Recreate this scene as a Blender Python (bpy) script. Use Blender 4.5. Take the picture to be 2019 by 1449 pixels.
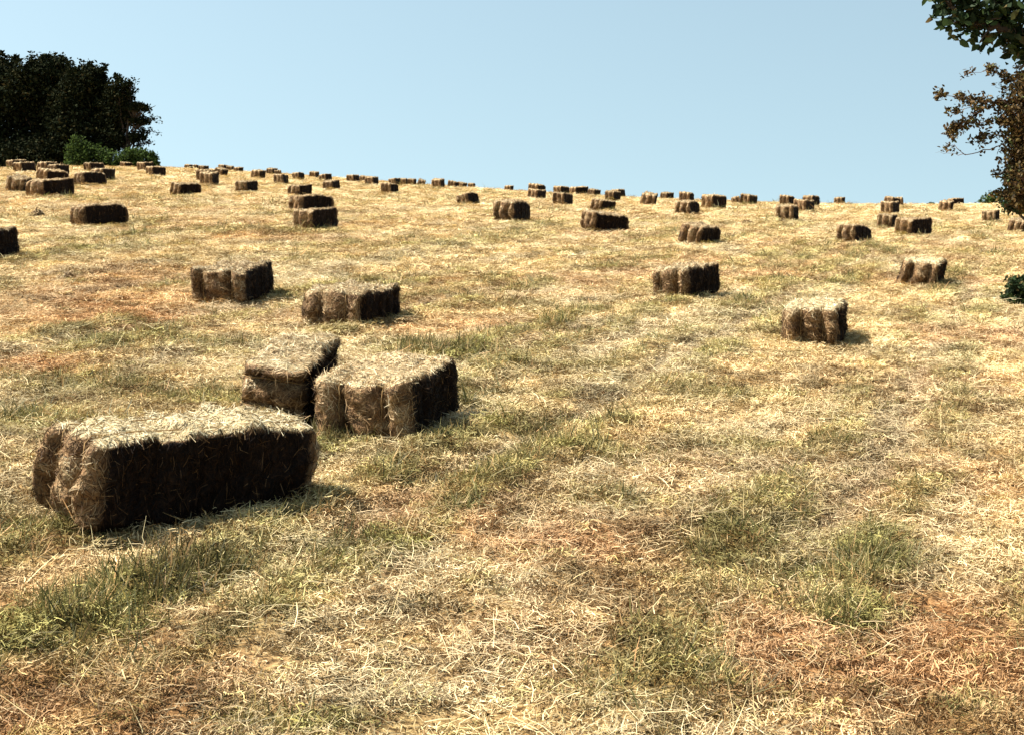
import bpy, math, random
import numpy as np
R = math.radians
sc = bpy.context.scene
for o in list(bpy.data.objects): bpy.data.objects.remove(o)
col = sc.collection

# ---------------------------------------------------------------- camera, sky, sun, exposure
EYE = 1.735
cam_d = bpy.data.cameras.new('camera'); cam = bpy.data.objects.new('camera', cam_d); col.objects.link(cam)
cam.location = (0, 0, EYE); cam.rotation_euler = (R(90), 0, 0)
cam_d.lens = 50.0; cam_d.sensor_width = 36; cam_d.shift_y = -244.5/2019
cam_d.clip_start = 0.1; cam_d.clip_end = 12000
sc.camera = cam
SUN_EL, SUN_AZ = R(54), R(-88)            # azimuth measured from +Y (view direction) clockwise: sun on the left
w = bpy.data.worlds.new('World'); sc.world = w; w.use_nodes = True
nt = w.node_tree; bg = nt.nodes['Background']
sky = nt.nodes.new('ShaderNodeTexSky'); sky.sky_type = 'NISHITA'; sky.sun_disc = False
sky.sun_elevation = SUN_EL; sky.sun_rotation = SUN_AZ
sky.altitude = 50; sky.air_density = 1.2; sky.dust_density = 0.8; sky.ozone_density = 0.2
tcw = nt.nodes.new('ShaderNodeTexCoord'); up = nt.nodes.new('ShaderNodeVectorMath'); up.operation = 'ADD'; up.inputs[1].default_value = (0, 0, .32)
nrm = nt.nodes.new('ShaderNodeVectorMath'); nrm.operation = 'NORMALIZE'      # a dry clear day: less whitening towards the horizon
nt.links.new(tcw.outputs['Generated'], up.inputs[0]); nt.links.new(up.outputs[0], nrm.inputs[0]); nt.links.new(nrm.outputs[0], sky.inputs[0])
tint = nt.nodes.new('ShaderNodeMix'); tint.data_type = 'RGBA'; tint.blend_type = 'MULTIPLY'; tint.inputs[0].default_value = 1.0; tint.inputs[7].default_value = (1.30, 1.22, .93, 1)   # the print's cyan cast
nt.links.new(sky.outputs[0], tint.inputs[6]); nt.links.new(tint.outputs[2], bg.inputs[0]); bg.inputs[1].default_value = 0.081
sun_d = bpy.data.lights.new('sun', 'SUN'); sun = bpy.data.objects.new('sun', sun_d); col.objects.link(sun)
sun_d.energy = 5.0; sun_d.angle = R(0.53); sun_d.color = (1, .94, .85)
sd = (math.sin(SUN_AZ)*math.cos(SUN_EL), math.cos(SUN_AZ)*math.cos(SUN_EL), math.sin(SUN_EL))
from mathutils import Vector
sun.rotation_euler = Vector(sd).to_track_quat('Z', 'Y').to_euler(); sun.location = (-20, 5, 30)
vs = sc.view_settings; vs.view_transform = 'Standard'; vs.look = 'None'; vs.exposure = 1.42; vs.gamma = 1.0
vs.use_curve_mapping = False
sc.cycles.max_bounces = 5; sc.cycles.diffuse_bounces = 2; sc.cycles.glossy_bounces = 1; sc.cycles.transmission_bounces = 2

# ---------------------------------------------------------------- noise
def _h(ix, iy, s):
    h = (ix.astype(np.int64)*374761393 + iy.astype(np.int64)*668265263 + s*1274126177) & 0xffffffff
    h = ((h ^ (h >> 13))*1274126177) & 0xffffffff
    h = h ^ (h >> 16)
    return (h & 0xffffff)/float(0xffffff)
def vn(x, y, s=0):
    x = np.asarray(x, float); y = np.asarray(y, float)
    ix = np.floor(x); iy = np.floor(y); fx = x-ix; fy = y-iy
    fx = fx*fx*(3-2*fx); fy = fy*fy*(3-2*fy)
    a = _h(ix, iy, s); b = _h(ix+1, iy, s); c = _h(ix, iy+1, s); d = _h(ix+1, iy+1, s)
    return (a*(1-fx)+b*fx)*(1-fy)+(c*(1-fx)+d*fx)*fy
def fbm(x, y, s=0, o=3):
    t = 0; a = .5; n = 0
    for i in range(o):
        t = t+a*vn(x*2**i+i*17.3, y*2**i-i*9.1, s+i); n += a; a *= .5
    return t/n
def sstep(a, b, x):
    t = np.clip((x-a)/(b-a), 0, 1); return t*t*(3-2*t)

# ---------------------------------------------------------------- the lie of the field
GP = [1.73543, 0.0734878, -0.0251263, 0.000387357, -0.000214476, -0.000432593, -1.06386e-07, 2.68317e-05, -4.87484e-07, 1.07062e-05]
def softclip(v, m, k): return np.where(np.abs(v) < m, v, np.sign(v)*(m+k*np.tanh((np.abs(v)-m)/k)))
def macro(X, D):
    X = np.asarray(X, float); D = np.asarray(D, float)
    Hc, s, p, c, q, r, c3, x3, x4, xxd = GP
    x = softclip(X, 44, 10); d = np.where(D > 125, 125+20*np.tanh((D-125)/20), D); dn = np.maximum(d, 0)
    z = s*np.where(d < 0, 20*np.tanh(d/20), d)+p*x-c*dn*dn/2+q*x*x*np.clip(dn/10, 0, 1)+r*x*dn+c3*dn**3+(x3*x**3+x4*x**4)*np.clip(dn/10, 0, 1)+xxd*x*x*dn
    return z-9*sstep(125, 420, D)-5*sstep(60, 400, np.abs(X))
RA = R(20)
def rows(X, D):
    v = X*math.cos(RA)-D*math.sin(RA); u = X*math.sin(RA)+D*math.cos(RA)
    v = v+.45*(fbm(u*.10, v*.10, 5)-.5)*2+.10*(fbm(u*.7, v*.7, 6)-.5)*2
    return u, v
def tracks(X, D):
    """wheel ruts and the ridges of uncut grass left beside them, running up the field"""
    u, v = rows(X, D)
    rut = 0; rid = 0
    for o0 in (-2.75, -4.05):
        d = (v-o0+1.6) % 3.2-1.6
        rut = rut+np.exp(-(d/.13)**2); rid = rid+np.exp(-((np.abs(d)-.30)/.15)**2)
    brk = sstep(.28, .55, fbm(u*.22, v*.45, 91)); bk2 = sstep(.34, .58, fbm(u*.5, v*.8, 92))
    return rut*brk, rid*bk2
def relief(X, D):
    X = np.asarray(X, float); D = np.asarray(D, float)
    u, v = rows(X, D)
    z = .07*(fbm(X*.5, D*.5, 11)-.5)+.05*(fbm(X*2.1, D*2.1, 12)-.5)+.05*(vn(X*6, D*6, 13)-.5)+.022*(vn(X*14, D*14, 14)-.5)*np.clip(1.5-D/20, 0, 1)
    rut, rid = tracks(X, D); z = z-.05*rut+.04*rid
    return z*np.clip(1.3-np.hypot(X, D)/200, 0, 1)
def gz(X, D): return macro(X, D)+relief(X, D)
GREEN =  [(-1.33, 5.28, 0.16, 1.3), (-1.14, 5.54, 0.17, 1.3), (-0.58, 6.04, 0.17, 1.4), (-0.84, 5.77, 0.12, 0.8), (-1.52, 4.69, 0.22, 0.7), (-1.36, 4.95, 0.22, 0.9), (-1.25, 5.41, 0.12, 0.8), (-0.56, 4.22, 0.16, 0.9), (0.53, 4.53, 0.25, 0.7), (1.27, 5.82, 0.22, 0.8), (1.53, 6.22, 0.2, 0.7), (1.21, 5.37, 0.15, 0.7), (0.4, 7.95, 0.25, 1.2), (0.28, 8.56, 0.25, 0.9), (-0.98, 7.89, 0.2, 1.1), (-1.08, 8.23, 0.15, 1.1), (-2.16, 6.17, 0.3, 0.9), (-1.94, 9.22, 0.3, 0.8), (-2.92, 9.64, 0.5, 0.7), (-0.38, 11.81, 0.45, 0.7), (-0.95, 11.55, 0.3, 0.9), (3.57, 18.85, 0.5, 0.8), (0.47, 10.9, 0.4, 0.7), (1.36, 10.05, 0.35, 0.8), (1.28, 8.13, 0.25, 0.7), (4.29, 14.65, 0.5, 0.5), (11.43, 37.69, 1.2, 0.6), (8.57, 26.97, 0.8, 0.5), (3.74, 21.39, 0.8, 0.6), (2.17, 22.51, 0.35, 1.0), (-2.28, 11.41, 0.3, 0.8), (-2.95, 8.4, 0.4, 0.8), (-0.27, 9.68, 0.25, 0.8), (-0.31, 9.12, 0.2, 1.0), (-6.15, 20.31, 0.4, 0.8), (-2.36, 20.67, 0.5, 0.5), (1.42, 20.89, 0.6, 0.5), (2.5, 15.55, 0.5, 0.6), (0.22, 14.91, 0.5, 0.6), (-0.33, 7.21, 0.2, 0.7), (0.49, 6.89, 0.2, 0.6), (1.48, 4.36, 0.2, 0.4)]
ORANGE =  [(0.38, 6.26, 0.25, 1.0), (0.23, 5.94, 0.25, 0.8), (2.25, 7.52, 0.8, 0.6), (1.22, 4.95, 0.5, 0.8), (1.72, 5.14, 0.6, 0.8), (-0.02, 5.0, 0.3, 0.6), (-3.52, 10.4, 0.6, 0.7), (-4.22, 14.62, 0.8, 0.7), (-2.5, 13.75, 0.8, 0.6), (3.41, 10.73, 1.0, 0.5), (1.19, 6.78, 0.4, 0.6), (-3.24, 12.8, 0.6, 0.6), (4.3, 13.85, 0.6, 0.5), (-0.86, 15.09, 0.6, 0.4), (0.86, 5.46, 0.4, 0.8)]
def blobs(lst, X, D):
    t = np.zeros_like(np.asarray(X, float))
    jx = X+.12*(vn(X*5, D*5, 31)-.5)*2; jd = D+.12*(vn(X*5, D*5, 32)-.5)*2
    for x, y, r, a in lst: t = t+a*np.exp(-(((jx-x)/(r*1.3))**2+((jd-y)/(r*.9))**2))
    return np.clip(t, 0, 1.3)
def fields(X, D):
    X = np.asarray(X, float); D = np.asarray(D, float)
    u, v = rows(X, D)
    far = sstep(10, 60, D)
    rut, rid = tracks(X, D)
    gr = fbm(u*.30, v*.9, 41, 4)*.74+.48*rid
    g = sstep(.46, .84, gr)*(1-.35*far)
    g = np.clip((g*.60+.85*blobs(GREEN, X, D))*(.45+1.1*fbm(X*2.6, D*2.6, 45)), 0, 1)
    o = sstep(.45, .75, fbm(X*.45, D*.45, 51, 4))*(1-.65*far)
    o = np.clip(o*(.62+.35*sstep(14, 5, D)+.25*sstep(0, 3, X)*sstep(16, 6, D))+.8*blobs(ORANGE, X, D), 0, 1)*(1-.6*g)
    p = np.clip(sstep(.45, .72, fbm(u*.4, v*1.5, 61, 4))+.6*rut, 0, 1)*(1-.7*g)
    return g, o, p, far
C_STRAW = np.array((.67, .52, .285)); C_ORANGE = np.array((.57, .325, .165)); C_GREEN = np.array((.25, .245, .08))
C_PALE = np.array((.68, .58, .38))
def palette(X, D):
    g, o, p, far = fields(X, D)
    c = C_STRAW[None, :]*np.ones((len(g), 1))
    c = c*(1-p[:, None]*.8)+C_PALE*p[:, None]*.8
    c = c*(1-o[:, None]*.85)+C_ORANGE*o[:, None]*.85
    rt = np.clip(tracks(X, D)[0], 0, 1)[:, None]*.55; c = c*(1-rt)+np.array((.36, .27, .17))*rt
    c = c*(1-g[:, None]*.85)+C_GREEN*g[:, None]*.85
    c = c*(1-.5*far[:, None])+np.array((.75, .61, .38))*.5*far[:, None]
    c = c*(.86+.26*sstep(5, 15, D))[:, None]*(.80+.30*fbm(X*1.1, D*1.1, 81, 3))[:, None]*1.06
    return c, g, o, p, far

# ---------------------------------------------------------------- materials
def mat(name):
    m = bpy.data.materials.new(name); m.use_nodes = True
    n = m.node_tree.nodes; l = m.node_tree.links
    return m, n, l, n['Principled BSDF']
def mathn(n, l, op, a, b, c=None):
    q = n.new('ShaderNodeMath'); q.operation = op
    for i, v in enumerate((a, b, c)):
        if v is None: continue
        if isinstance(v, (int, float)): q.inputs[i].default_value = v
        else: l.new(v, q.inputs[i])
    return q.outputs[0]
def mixc(n, l, fac, a, b, blend='MIX'):
    q = n.new('ShaderNodeMix'); q.data_type = 'RGBA'; q.blend_type = blend
    for s, v in ((q.inputs[0], fac), (q.inputs[6], a), (q.inputs[7], b)):
        if isinstance(v, (int, float)): s.default_value = v
        elif isinstance(v, tuple): s.default_value = (*v, 1)
        else: l.new(v, s)
    return q.outputs[2]
def ramp(n, l, fac, stops):
    q = n.new('ShaderNodeValToRGB'); e = q.color_ramp.elements
    while len(e) < len(stops): e.new(.5)
    for k, (p, c) in zip(e, stops): k.position = p; k.color = (*c, 1)
    l.new(fac, q.inputs[0]); return q.outputs[0]

def ground_mat():
    m, n, l, b = mat('field_ground')
    a = n.new('ShaderNodeAttribute'); a.attribute_name = 'tint'
    geo = n.new('ShaderNodeNewGeometry')
    t1 = n.new('ShaderNodeTexNoise'); t1.inputs['Scale'].default_value = 34; t1.inputs['Detail'].default_value = 5
    l.new(geo.outputs['Position'], t1.inputs['Vector'])
    t2 = n.new('ShaderNodeTexNoise'); t2.inputs['Scale'].default_value = 3.5; t2.inputs['Detail'].default_value = 6
    l.new(geo.outputs['Position'], t2.inputs['Vector'])
    f1 = ramp(n, l, t1.outputs[0], [(.36, (.16, .13, .10)), (.5, (.62, .56, .48)), (.66, (1.1, 1.08, 1.0))])
    f2 = ramp(n, l, t2.outputs[0], [(.3, (.72, .69, .64)), (.65, (1.08, 1.08, 1.06))])
    c = mixc(n, l, 1.0, a.outputs['Color'], f1, 'MULTIPLY'); c = mixc(n, l, 1.0, c, f2, 'MULTIPLY')
    l.new(c, b.inputs['Base Color']); b.inputs['Roughness'].default_value = .9; b.inputs['Specular IOR Level'].default_value = .1
    bp = n.new('ShaderNodeBump'); bp.inputs['Strength'].default_value = .7; bp.inputs['Distance'].default_value = .03
    l.new(t1.outputs[0], bp.inputs['Height']); l.new(bp.outputs[0], b.inputs['Normal'])
    return m
def blade_mat(name, transl=.25, mixed=False):
    """grass and straw: colour from the scattered point's own tint, varied stalk by stalk"""
    m, n, l, b = mat(name)
    a = n.new('ShaderNodeAttribute'); a.attribute_name = 'tint'; a.attribute_type = 'INSTANCER'
    geo = n.new('ShaderNodeNewGeometry')
    v = ramp(n, l, geo.outputs['Random Per Island'], [(0, (.26, .28, .25)), (.3, (.72, .76, .72)), (.62, (1.05, 1.02, 1.0)), (.80, (1.7, 1.4, 1.5)), (1, (2.5, 1.8, 2.1))] if mixed else [(0, (.34, .26, .19)), (.22, (.74, .68, .60)), (.6, (1.04, 1.04, 1.02)), (.85, (1.16, 1.16, 1.14)), (1, (1.34, 1.34, 1.34))])
    c = mixc(n, l, 1.0, a.outputs['Color'], v, 'MULTIPLY')
    l.new(c, b.inputs['Base Color']); b.inputs['Roughness'].default_value = .55; b.inputs['Specular IOR Level'].default_value = .25
    if transl == 0:
        df = n.new('ShaderNodeBsdfDiffuse'); l.new(c, df.inputs[0]); l.new(df.outputs[0], n['Material Output'].inputs[0]); n.remove(b); return m
    tr = n.new('ShaderNodeBsdfTranslucent'); l.new(c, tr.inputs[0])
    mx = n.new('ShaderNodeMixShader'); mx.inputs[0].default_value = transl
    l.new(b.outputs[0], mx.inputs[1]); l.new(tr.outputs[0], mx.inputs[2]); l.new(mx.outputs[0], n['Material Output'].inputs[0])
    return m
def hay_mat(name, body):
    m, n, l, b = mat(name)
    a = n.new('ShaderNodeAttribute'); a.attribute_name = 'bleach_shade'
    geo = n.new('ShaderNodeNewGeometry'); tc = n.new('ShaderNodeTexCoord')
    oi = n.new('ShaderNodeObjectInfo')
    if body:
        mp = n.new('ShaderNodeMapping'); mp.inputs['Scale'].default_value = (1.6, .8, .8); l.new(tc.outputs['Object'], mp.inputs[0])
        t = n.new('ShaderNodeTexNoise'); t.inputs['Scale'].default_value = 38; t.inputs['Detail'].default_value = 5; t.inputs['Distortion'].default_value = 1.2
        l.new(mp.outputs[0], t.inputs[0]); var = t.outputs[0]
        side = ramp(n, l, var, [(.3, (.002, .001, .0008)), (.5, (.007, .003, .0015)), (.70, (.026, .012, .005))])  # brown hay taken near black: shade of the long sides put into the colour
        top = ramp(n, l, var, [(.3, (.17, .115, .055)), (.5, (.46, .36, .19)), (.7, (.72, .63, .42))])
        bp = n.new('ShaderNodeBump'); bp.inputs['Strength'].default_value = .8; bp.inputs['Distance'].default_value = .02
        l.new(var, bp.inputs['Height']); l.new(bp.outputs[0], b.inputs['Normal'])
    else:
        var = geo.outputs['Random Per Island']
        side = ramp(n, l, var, [(0, (.003, .0015, .001)), (.55, (.009, .004, .002)), (.93, (.035, .017, .007)), (1, (.17, .10, .045))])  # stalks on the long sides carry the painted shade too
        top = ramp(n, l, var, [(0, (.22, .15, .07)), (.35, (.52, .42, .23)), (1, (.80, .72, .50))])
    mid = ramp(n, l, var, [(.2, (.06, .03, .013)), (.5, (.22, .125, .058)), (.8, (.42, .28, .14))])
    def lin(a0, b0):
        q = n.new('ShaderNodeMapRange'); q.inputs[1].default_value = a0; q.inputs[2].default_value = b0; l.new(a.outputs['Fac'], q.inputs[0]); return q.outputs[0]
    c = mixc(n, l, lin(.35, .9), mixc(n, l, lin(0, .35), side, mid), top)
    hs = n.new('ShaderNodeHueSaturation'); l.new(c, hs.inputs['Color'])
    l.new(mathn(n, l, 'MULTIPLY_ADD', oi.outputs['Random'], .3, .85), hs.inputs['Value'])
    l.new(hs.outputs[0], b.inputs['Base Color']); b.inputs['Roughness'].default_value = .7; b.inputs['Specular IOR Level'].default_value = .12
    return m
def plain(name, c, rough=.7, var=.3, scale=8, spec=.2):
    m, n, l, b = mat(name)
    tc = n.new('ShaderNodeTexCoord'); t = n.new('ShaderNodeTexNoise'); t.inputs['Scale'].default_value = scale; t.inputs['Detail'].default_value = 4
    l.new(tc.outputs['Object'], t.inputs[0])
    l.new(ramp(n, l, t.outputs[0], [(.3, tuple(v*(1-var) for v in c)), (.7, tuple(v*(1+var) for v in c))]), b.inputs['Base Color'])
    b.inputs['Roughness'].default_value = rough; b.inputs['Specular IOR Level'].default_value = spec
    return m
def leaf_mat(name, stops, transl=.25, rough=.6, spec=.12):
    m, n, l, b = mat(name)
    geo = n.new('ShaderNodeNewGeometry'); c = ramp(n, l, geo.outputs['Random Per Island'], stops)
    l.new(c, b.inputs['Base Color']); b.inputs['Roughness'].default_value = rough; b.inputs['Specular IOR Level'].default_value = spec
    tr = n.new('ShaderNodeBsdfTranslucent'); l.new(c, tr.inputs[0])
    mx = n.new('ShaderNodeMixShader'); mx.inputs[0].default_value = transl
    l.new(b.outputs[0], mx.inputs[1]); l.new(tr.outputs[0], mx.inputs[2]); l.new(mx.outputs[0], n['Material Output'].inputs[0])
    return m
M_GROUND = ground_mat(); M_BLADE = blade_mat('stubble_blades', 0); M_GRASS = blade_mat('green_blades', .35, True); M_LITTER = blade_mat('hay_litter', 0)
M_BODY = hay_mat('packed_hay', True); M_STRAW = hay_mat('hay_stalks', False)
M_TWINE = plain('sisal_twine', (.30, .19, .08), .8, .3, 60)
M_BARK = plain('dark_bark', (.055, .042, .032), .9, .45, 12); M_BARK_B = plain('brown_bark', (.13, .075, .055), .85, .4, 20)
M_DARKLEAF = leaf_mat('dark_evergreen_leaf', [(0, (.004, .006, .003)), (.6, (.010, .014, .006)), (.92, (.026, .028, .012)), (1, (.05, .042, .02))], .08, .8, .02)
M_HEDGE = leaf_mat('hedge_leaf', [(0, (.006, .012, .004)), (.5, (.032, .055, .014)), (1, (.10, .15, .035))], .3, .7, .05)
M_RUST = leaf_mat('rusty_hawthorn_leaf', [(0, (.016, .013, .007)), (.35, (.05, .035, .014)), (.7, (.13, .075, .026)), (.92, (.15, .11, .035)), (1, (.10, .13, .04))], .3)
M_BROAD = leaf_mat('broad_dark_leaf', [(0, (.008, .016, .006)), (.6, (.022, .04, .014)), (.9, (.05, .08, .025)), (1, (.12, .08, .035))], .25)

# ---------------------------------------------------------------- helpers
def mesh_np(name, V, F, m, smooth=False, attrs=None):
    """V (n,3); F (k,3) or (k,4) array or list of such arrays"""
    me = bpy.data.meshes.new(name)
    Fs = F if isinstance(F, list) else [F]
    V = np.asarray(V, np.float32)
    me.vertices.add(len(V)); me.vertices.foreach_set('co', V.ravel())
    if sum(len(a) for a in Fs):
        tot = np.concatenate([np.full(len(a), a.shape[1], np.int32) for a in Fs]); loops = np.concatenate([a.ravel() for a in Fs]).astype(np.int32)
        st = np.concatenate([[0], np.cumsum(tot)[:-1]]).astype(np.int32)
        me.loops.add(len(loops)); me.loops.foreach_set('vertex_index', loops)
        me.polygons.add(len(tot)); me.polygons.foreach_set('loop_start', st); me.polygons.foreach_set('loop_total', tot)
        if smooth: me.polygons.foreach_set('use_smooth', np.ones(len(tot), bool))
    for an, (kind, data) in (attrs or {}).items():
        at = me.attributes.new(an, kind, 'POINT')
        if kind == 'FLOAT': at.data.foreach_set('value', np.asarray(data, np.float32).ravel())
        elif kind == 'FLOAT_COLOR':
            d = np.ones((len(V), 4), np.float32); d[:, :3] = data; at.data.foreach_set('color', d.ravel())
        elif kind == 'FLOAT_VECTOR': at.data.foreach_set('vector', np.asarray(data, np.float32).ravel())
        elif kind == 'INT': at.data.foreach_set('value', np.asarray(data, np.int32).ravel())
    me.update(calc_edges=True)
    if m: me.materials.append(m)
    return me
def link(name, me, parent=None, loc=None, rot=None):
    o = bpy.data.objects.new(name, me); col.objects.link(o)
    if loc is not None: o.location = loc
    if rot is not None: o.rotation_euler = rot
    if parent: o.parent = parent
    return o
def tag(o, label, cat, group=None):
    o['label'] = label; o['category'] = cat
    if group: o['group'] = group
    return o
def strands(rng, P, T, N, ln, lift, wid, curl=.3):
    """flat bent stalks: start P, along T, bending towards N. returns V,F  (2 segments each)"""
    n = len(P); S = np.cross(T, N); S /= np.linalg.norm(S, axis=1)[:, None]+1e-9
    tw = rng.uniform(-1, 1, (n, 1)); S = S*np.cos(tw)+N*np.sin(tw)
    ln = ln[:, None]; lift = lift[:, None]; hw = (wid/2)[:, None]
    p1 = P+T*ln*.5+N*lift*.55+S*rng.normal(0, curl*.15, (n, 1))*ln
    p2 = P+T*ln+N*lift*rng.uniform(.6, 1.4, (n, 1))+S*rng.normal(0, curl*.4, (n, 1))*ln
    V = np.stack([P-S*hw, P+S*hw, p1-S*hw, p1+S*hw, p2-S*hw*.4, p2+S*hw*.4], 1).reshape(-1, 3)
    b = (np.arange(n)*6)[:, None]
    F = np.concatenate([b+np.array([[0, 1, 3, 2]]), b+np.array([[2, 3, 5, 4]])])
    return V, F
def tube(pts, rad, seg=6):
    pts = np.asarray(pts, float); n = len(pts); rad = np.broadcast_to(np.asarray(rad, float), (n,))
    V = []; 
    for i in range(n):
        t = pts[min(i+1, n-1)]-pts[max(i-1, 0)]; t = t/(np.linalg.norm(t)+1e-9)
        a = np.cross(t, (0, 0, 1.) if abs(t[2]) < .9 else (1., 0, 0)); a /= np.linalg.norm(a); b = np.cross(t, a)
        an = np.arange(seg)*2*math.pi/seg
        V.append(pts[i]+rad[i]*(np.cos(an)[:, None]*a+np.sin(an)[:, None]*b))
    V = np.concatenate(V); F = []
    for i in range(n-1):
        for j in range(seg): F.append((i*seg+j, i*seg+(j+1) % seg, (i+1)*seg+(j+1) % seg, (i+1)*seg+j))
    return V, np.array(F)
class Acc:
    def __init__(s): s.V = []; s.F = {3: [], 4: []}; s.n = 0; s.A = []
    def add(s, V, F, a=None):
        s.V.append(V); s.F[F.shape[1]].append(F+s.n); s.n += len(V)
        s.A.append(np.zeros(len(V)) if a is None else np.broadcast_to(a, (len(V),)))
    def mesh(s, name, m, smooth=False, attr=None):
        Fs = [np.concatenate(v) for v in s.F.values() if v]
        return mesh_np(name, np.concatenate(s.V), Fs, m, smooth, {attr: ('FLOAT', np.concatenate(s.A))} if attr else None)

# ---------------------------------------------------------------- ground sheet
def spaced(a, b, n, k):
    t = np.linspace(-1, 1, n); return np.sinh(t*k)/np.sinh(k)
xs = spaced(-1, 1, 520, 7.2)*2500
td = np.concatenate([-np.geomspace(2500, .6, 60), np.linspace(-.5, 2.4, 30), 2.5*np.geomspace(1, 160/2.5, 430), np.geomspace(165, 4000, 40)])
GX, GY = np.meshgrid(xs, td)
gx, gy = GX.ravel(), GY.ravel()
gzv = gz(gx, gy)
nx, ny = len(xs), len(td)
ii, jj = np.meshgrid(np.arange(nx-1), np.arange(ny-1)); q = (jj*nx+ii).ravel()
gF = np.stack([q, q+1, q+nx+1, q+nx], 1)
gc, *_ = palette(gx, gy)
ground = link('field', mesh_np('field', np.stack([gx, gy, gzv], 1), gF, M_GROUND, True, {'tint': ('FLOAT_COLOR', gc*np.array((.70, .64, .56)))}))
ground['kind'] = 'structure'; ground['label'] = 'mown hay field of straw-yellow stubble rising to a brow'

# ---------------------------------------------------------------- stubble, grass and loose hay scattered over the field
def blade_clump(rng, n, spread, h0, h1, w0, w1, lean):
    a = rng.uniform(0, 2*math.pi, n); r = spread*np.sqrt(rng.uniform(0, 1, n))
    P = np.stack([r*np.cos(a), r*np.sin(a), np.full(n, -.01)], 1)
    d = rng.uniform(0, 2*math.pi, n); le = np.abs(rng.normal(0, lean, n))
    T = np.stack([np.cos(d)*np.sin(le), np.sin(d)*np.sin(le), np.cos(le)], 1)
    N = np.stack([np.cos(d)*np.cos(le), np.sin(d)*np.cos(le), -np.sin(le)], 1)
    ln = rng.uniform(h0, h1, n)
    return strands(rng, P, T, N, ln, ln*rng.uniform(0, .45, n), rng.uniform(w0, w1, n), .25)
def stubble_clump(rng, n, spread, h0, h1, w0, w1, lean, m):
    V, F = blade_clump(rng, n, spread, h0, h1, w0, w1, lean)
    a = rng.uniform(0, 2*math.pi, m); q = spread*np.sqrt(rng.uniform(0, 1, m))
    P = np.stack([q*np.cos(a), q*np.sin(a), rng.uniform(0, .022, m)], 1); d = rng.uniform(0, 6.283, m); t = rng.normal(.05, .3, m)
    T = np.stack([np.cos(d)*np.cos(t), np.sin(d)*np.cos(t), np.sin(t)], 1); ln = rng.uniform(.015, .06, m)
    V2, F2 = strands(rng, P-T*ln[:, None]*.5, T, np.tile((0., 0, 1), (m, 1)), ln, rng.uniform(-.008, .012, m), rng.uniform(w0, w1*1.3, m), .5)
    return np.concatenate([V, V2]), np.concatenate([F, F2+len(V)])
def litter_clump(rng, n, spread, l0, l1, w0, w1):
    a = rng.uniform(0, 2*math.pi, n); r = spread*np.sqrt(rng.uniform(0, 1, n))
    P = np.stack([r*np.cos(a), r*np.sin(a), rng.uniform(.0, .045, n)], 1)
    d = rng.normal(0, .9, n)+rng.integers(0, 2, n)*math.pi; t = rng.normal(.03, .16, n)
    T = np.stack([np.cos(d)*np.cos(t), np.sin(d)*np.cos(t), np.sin(t)], 1)
    N = np.tile((0., 0, 1), (n, 1)); ln = rng.uniform(l0, l1, n)*rng.uniform(.5, 1, n)
    P = P-T*ln[:, None]*.5
    return strands(rng, P, T, N, ln, rng.uniform(-.01, .03, n), rng.uniform(w0, w1, n), .5)
def variants(name, k, m, fn):
    c = bpy.data.collections.new(name)
    for i in range(k):
        rng = np.random.default_rng(hash_seed(name)+i); V, F = fn(rng)
        c.objects.link(bpy.data.objects.new(f'{name}_piece', mesh_np(name, V, F, m)))
    return c
def hash_seed(s): return sum(ord(ch)*(i+7) for i, ch in enumerate(s))
def scatter(name, label, src, X, Y, Z, rot, scl, tint, k):
    n = len(X)
    me = mesh_np(name, np.stack([X, Y, Z], 1), np.zeros((0, 3), np.int32), None, False,
                 {'rot': ('FLOAT_VECTOR', rot), 'scl': ('FLOAT_VECTOR', scl), 'tint': ('FLOAT_COLOR', tint), 'pick': ('INT', np.random.default_rng(3).integers(0, k, n))})
    o = link(name, me); o['kind'] = 'stuff'; o['label'] = label
    ng = bpy.data.node_groups.new(name, 'GeometryNodeTree')
    ng.interface.new_socket('Geometry', in_out='INPUT', socket_type='NodeSocketGeometry'); ng.interface.new_socket('Geometry', in_out='OUTPUT', socket_type='NodeSocketGeometry')
    N = ng.nodes; l = ng.links; gi = N.new('NodeGroupInput'); go = N.new('NodeGroupOutput')
    ci = N.new('GeometryNodeCollectionInfo'); ci.inputs[0].default_value = src; ci.inputs['Separate Children'].default_value = True; ci.inputs['Reset Children'].default_value = True
    ip = N.new('GeometryNodeInstanceOnPoints'); ip.inputs['Pick Instance'].default_value = True
    def na(t, nm):
        a = N.new('GeometryNodeInputNamedAttribute'); a.data_type = t; a.inputs[0].default_value = nm
        return [s for s in a.outputs if s.enabled and s.name == 'Attribute'][0]
    l.new(gi.outputs[0], ip.inputs['Points']); l.new(ci.outputs[0], ip.inputs['Instance'])
    l.new(na('INT', 'pick'), ip.inputs['Instance Index']); l.new(na('FLOAT_VECTOR', 'scl'), ip.inputs['Scale'])
    er = N.new('FunctionNodeEulerToRotation'); l.new(na('FLOAT_VECTOR', 'rot'), er.inputs[0]); l.new(er.outputs[0], ip.inputs['Rotation'])
    l.new(ip.outputs[0], go.inputs[0])
    md = o.modifiers.new('scatter', 'NODES'); md.node_group = ng
    return o
def sample_field(rng, dens, d0, d1):
    """points over the part of the field that can be seen, dens(D) per square metre"""
    e = np.geomspace(d0, d1, 80); X = []; Y = []
    for a, b in zip(e[:-1], e[1:]):
        m = (a+b)/2; hw = .375*m+1.6; n = rng.poisson(dens(m)*2*hw*(b-a))
        X.append(rng.uniform(-hw, hw, n)); Y.append(rng.uniform(a, b, n))
    return np.concatenate(X), np.concatenate(Y)
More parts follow.
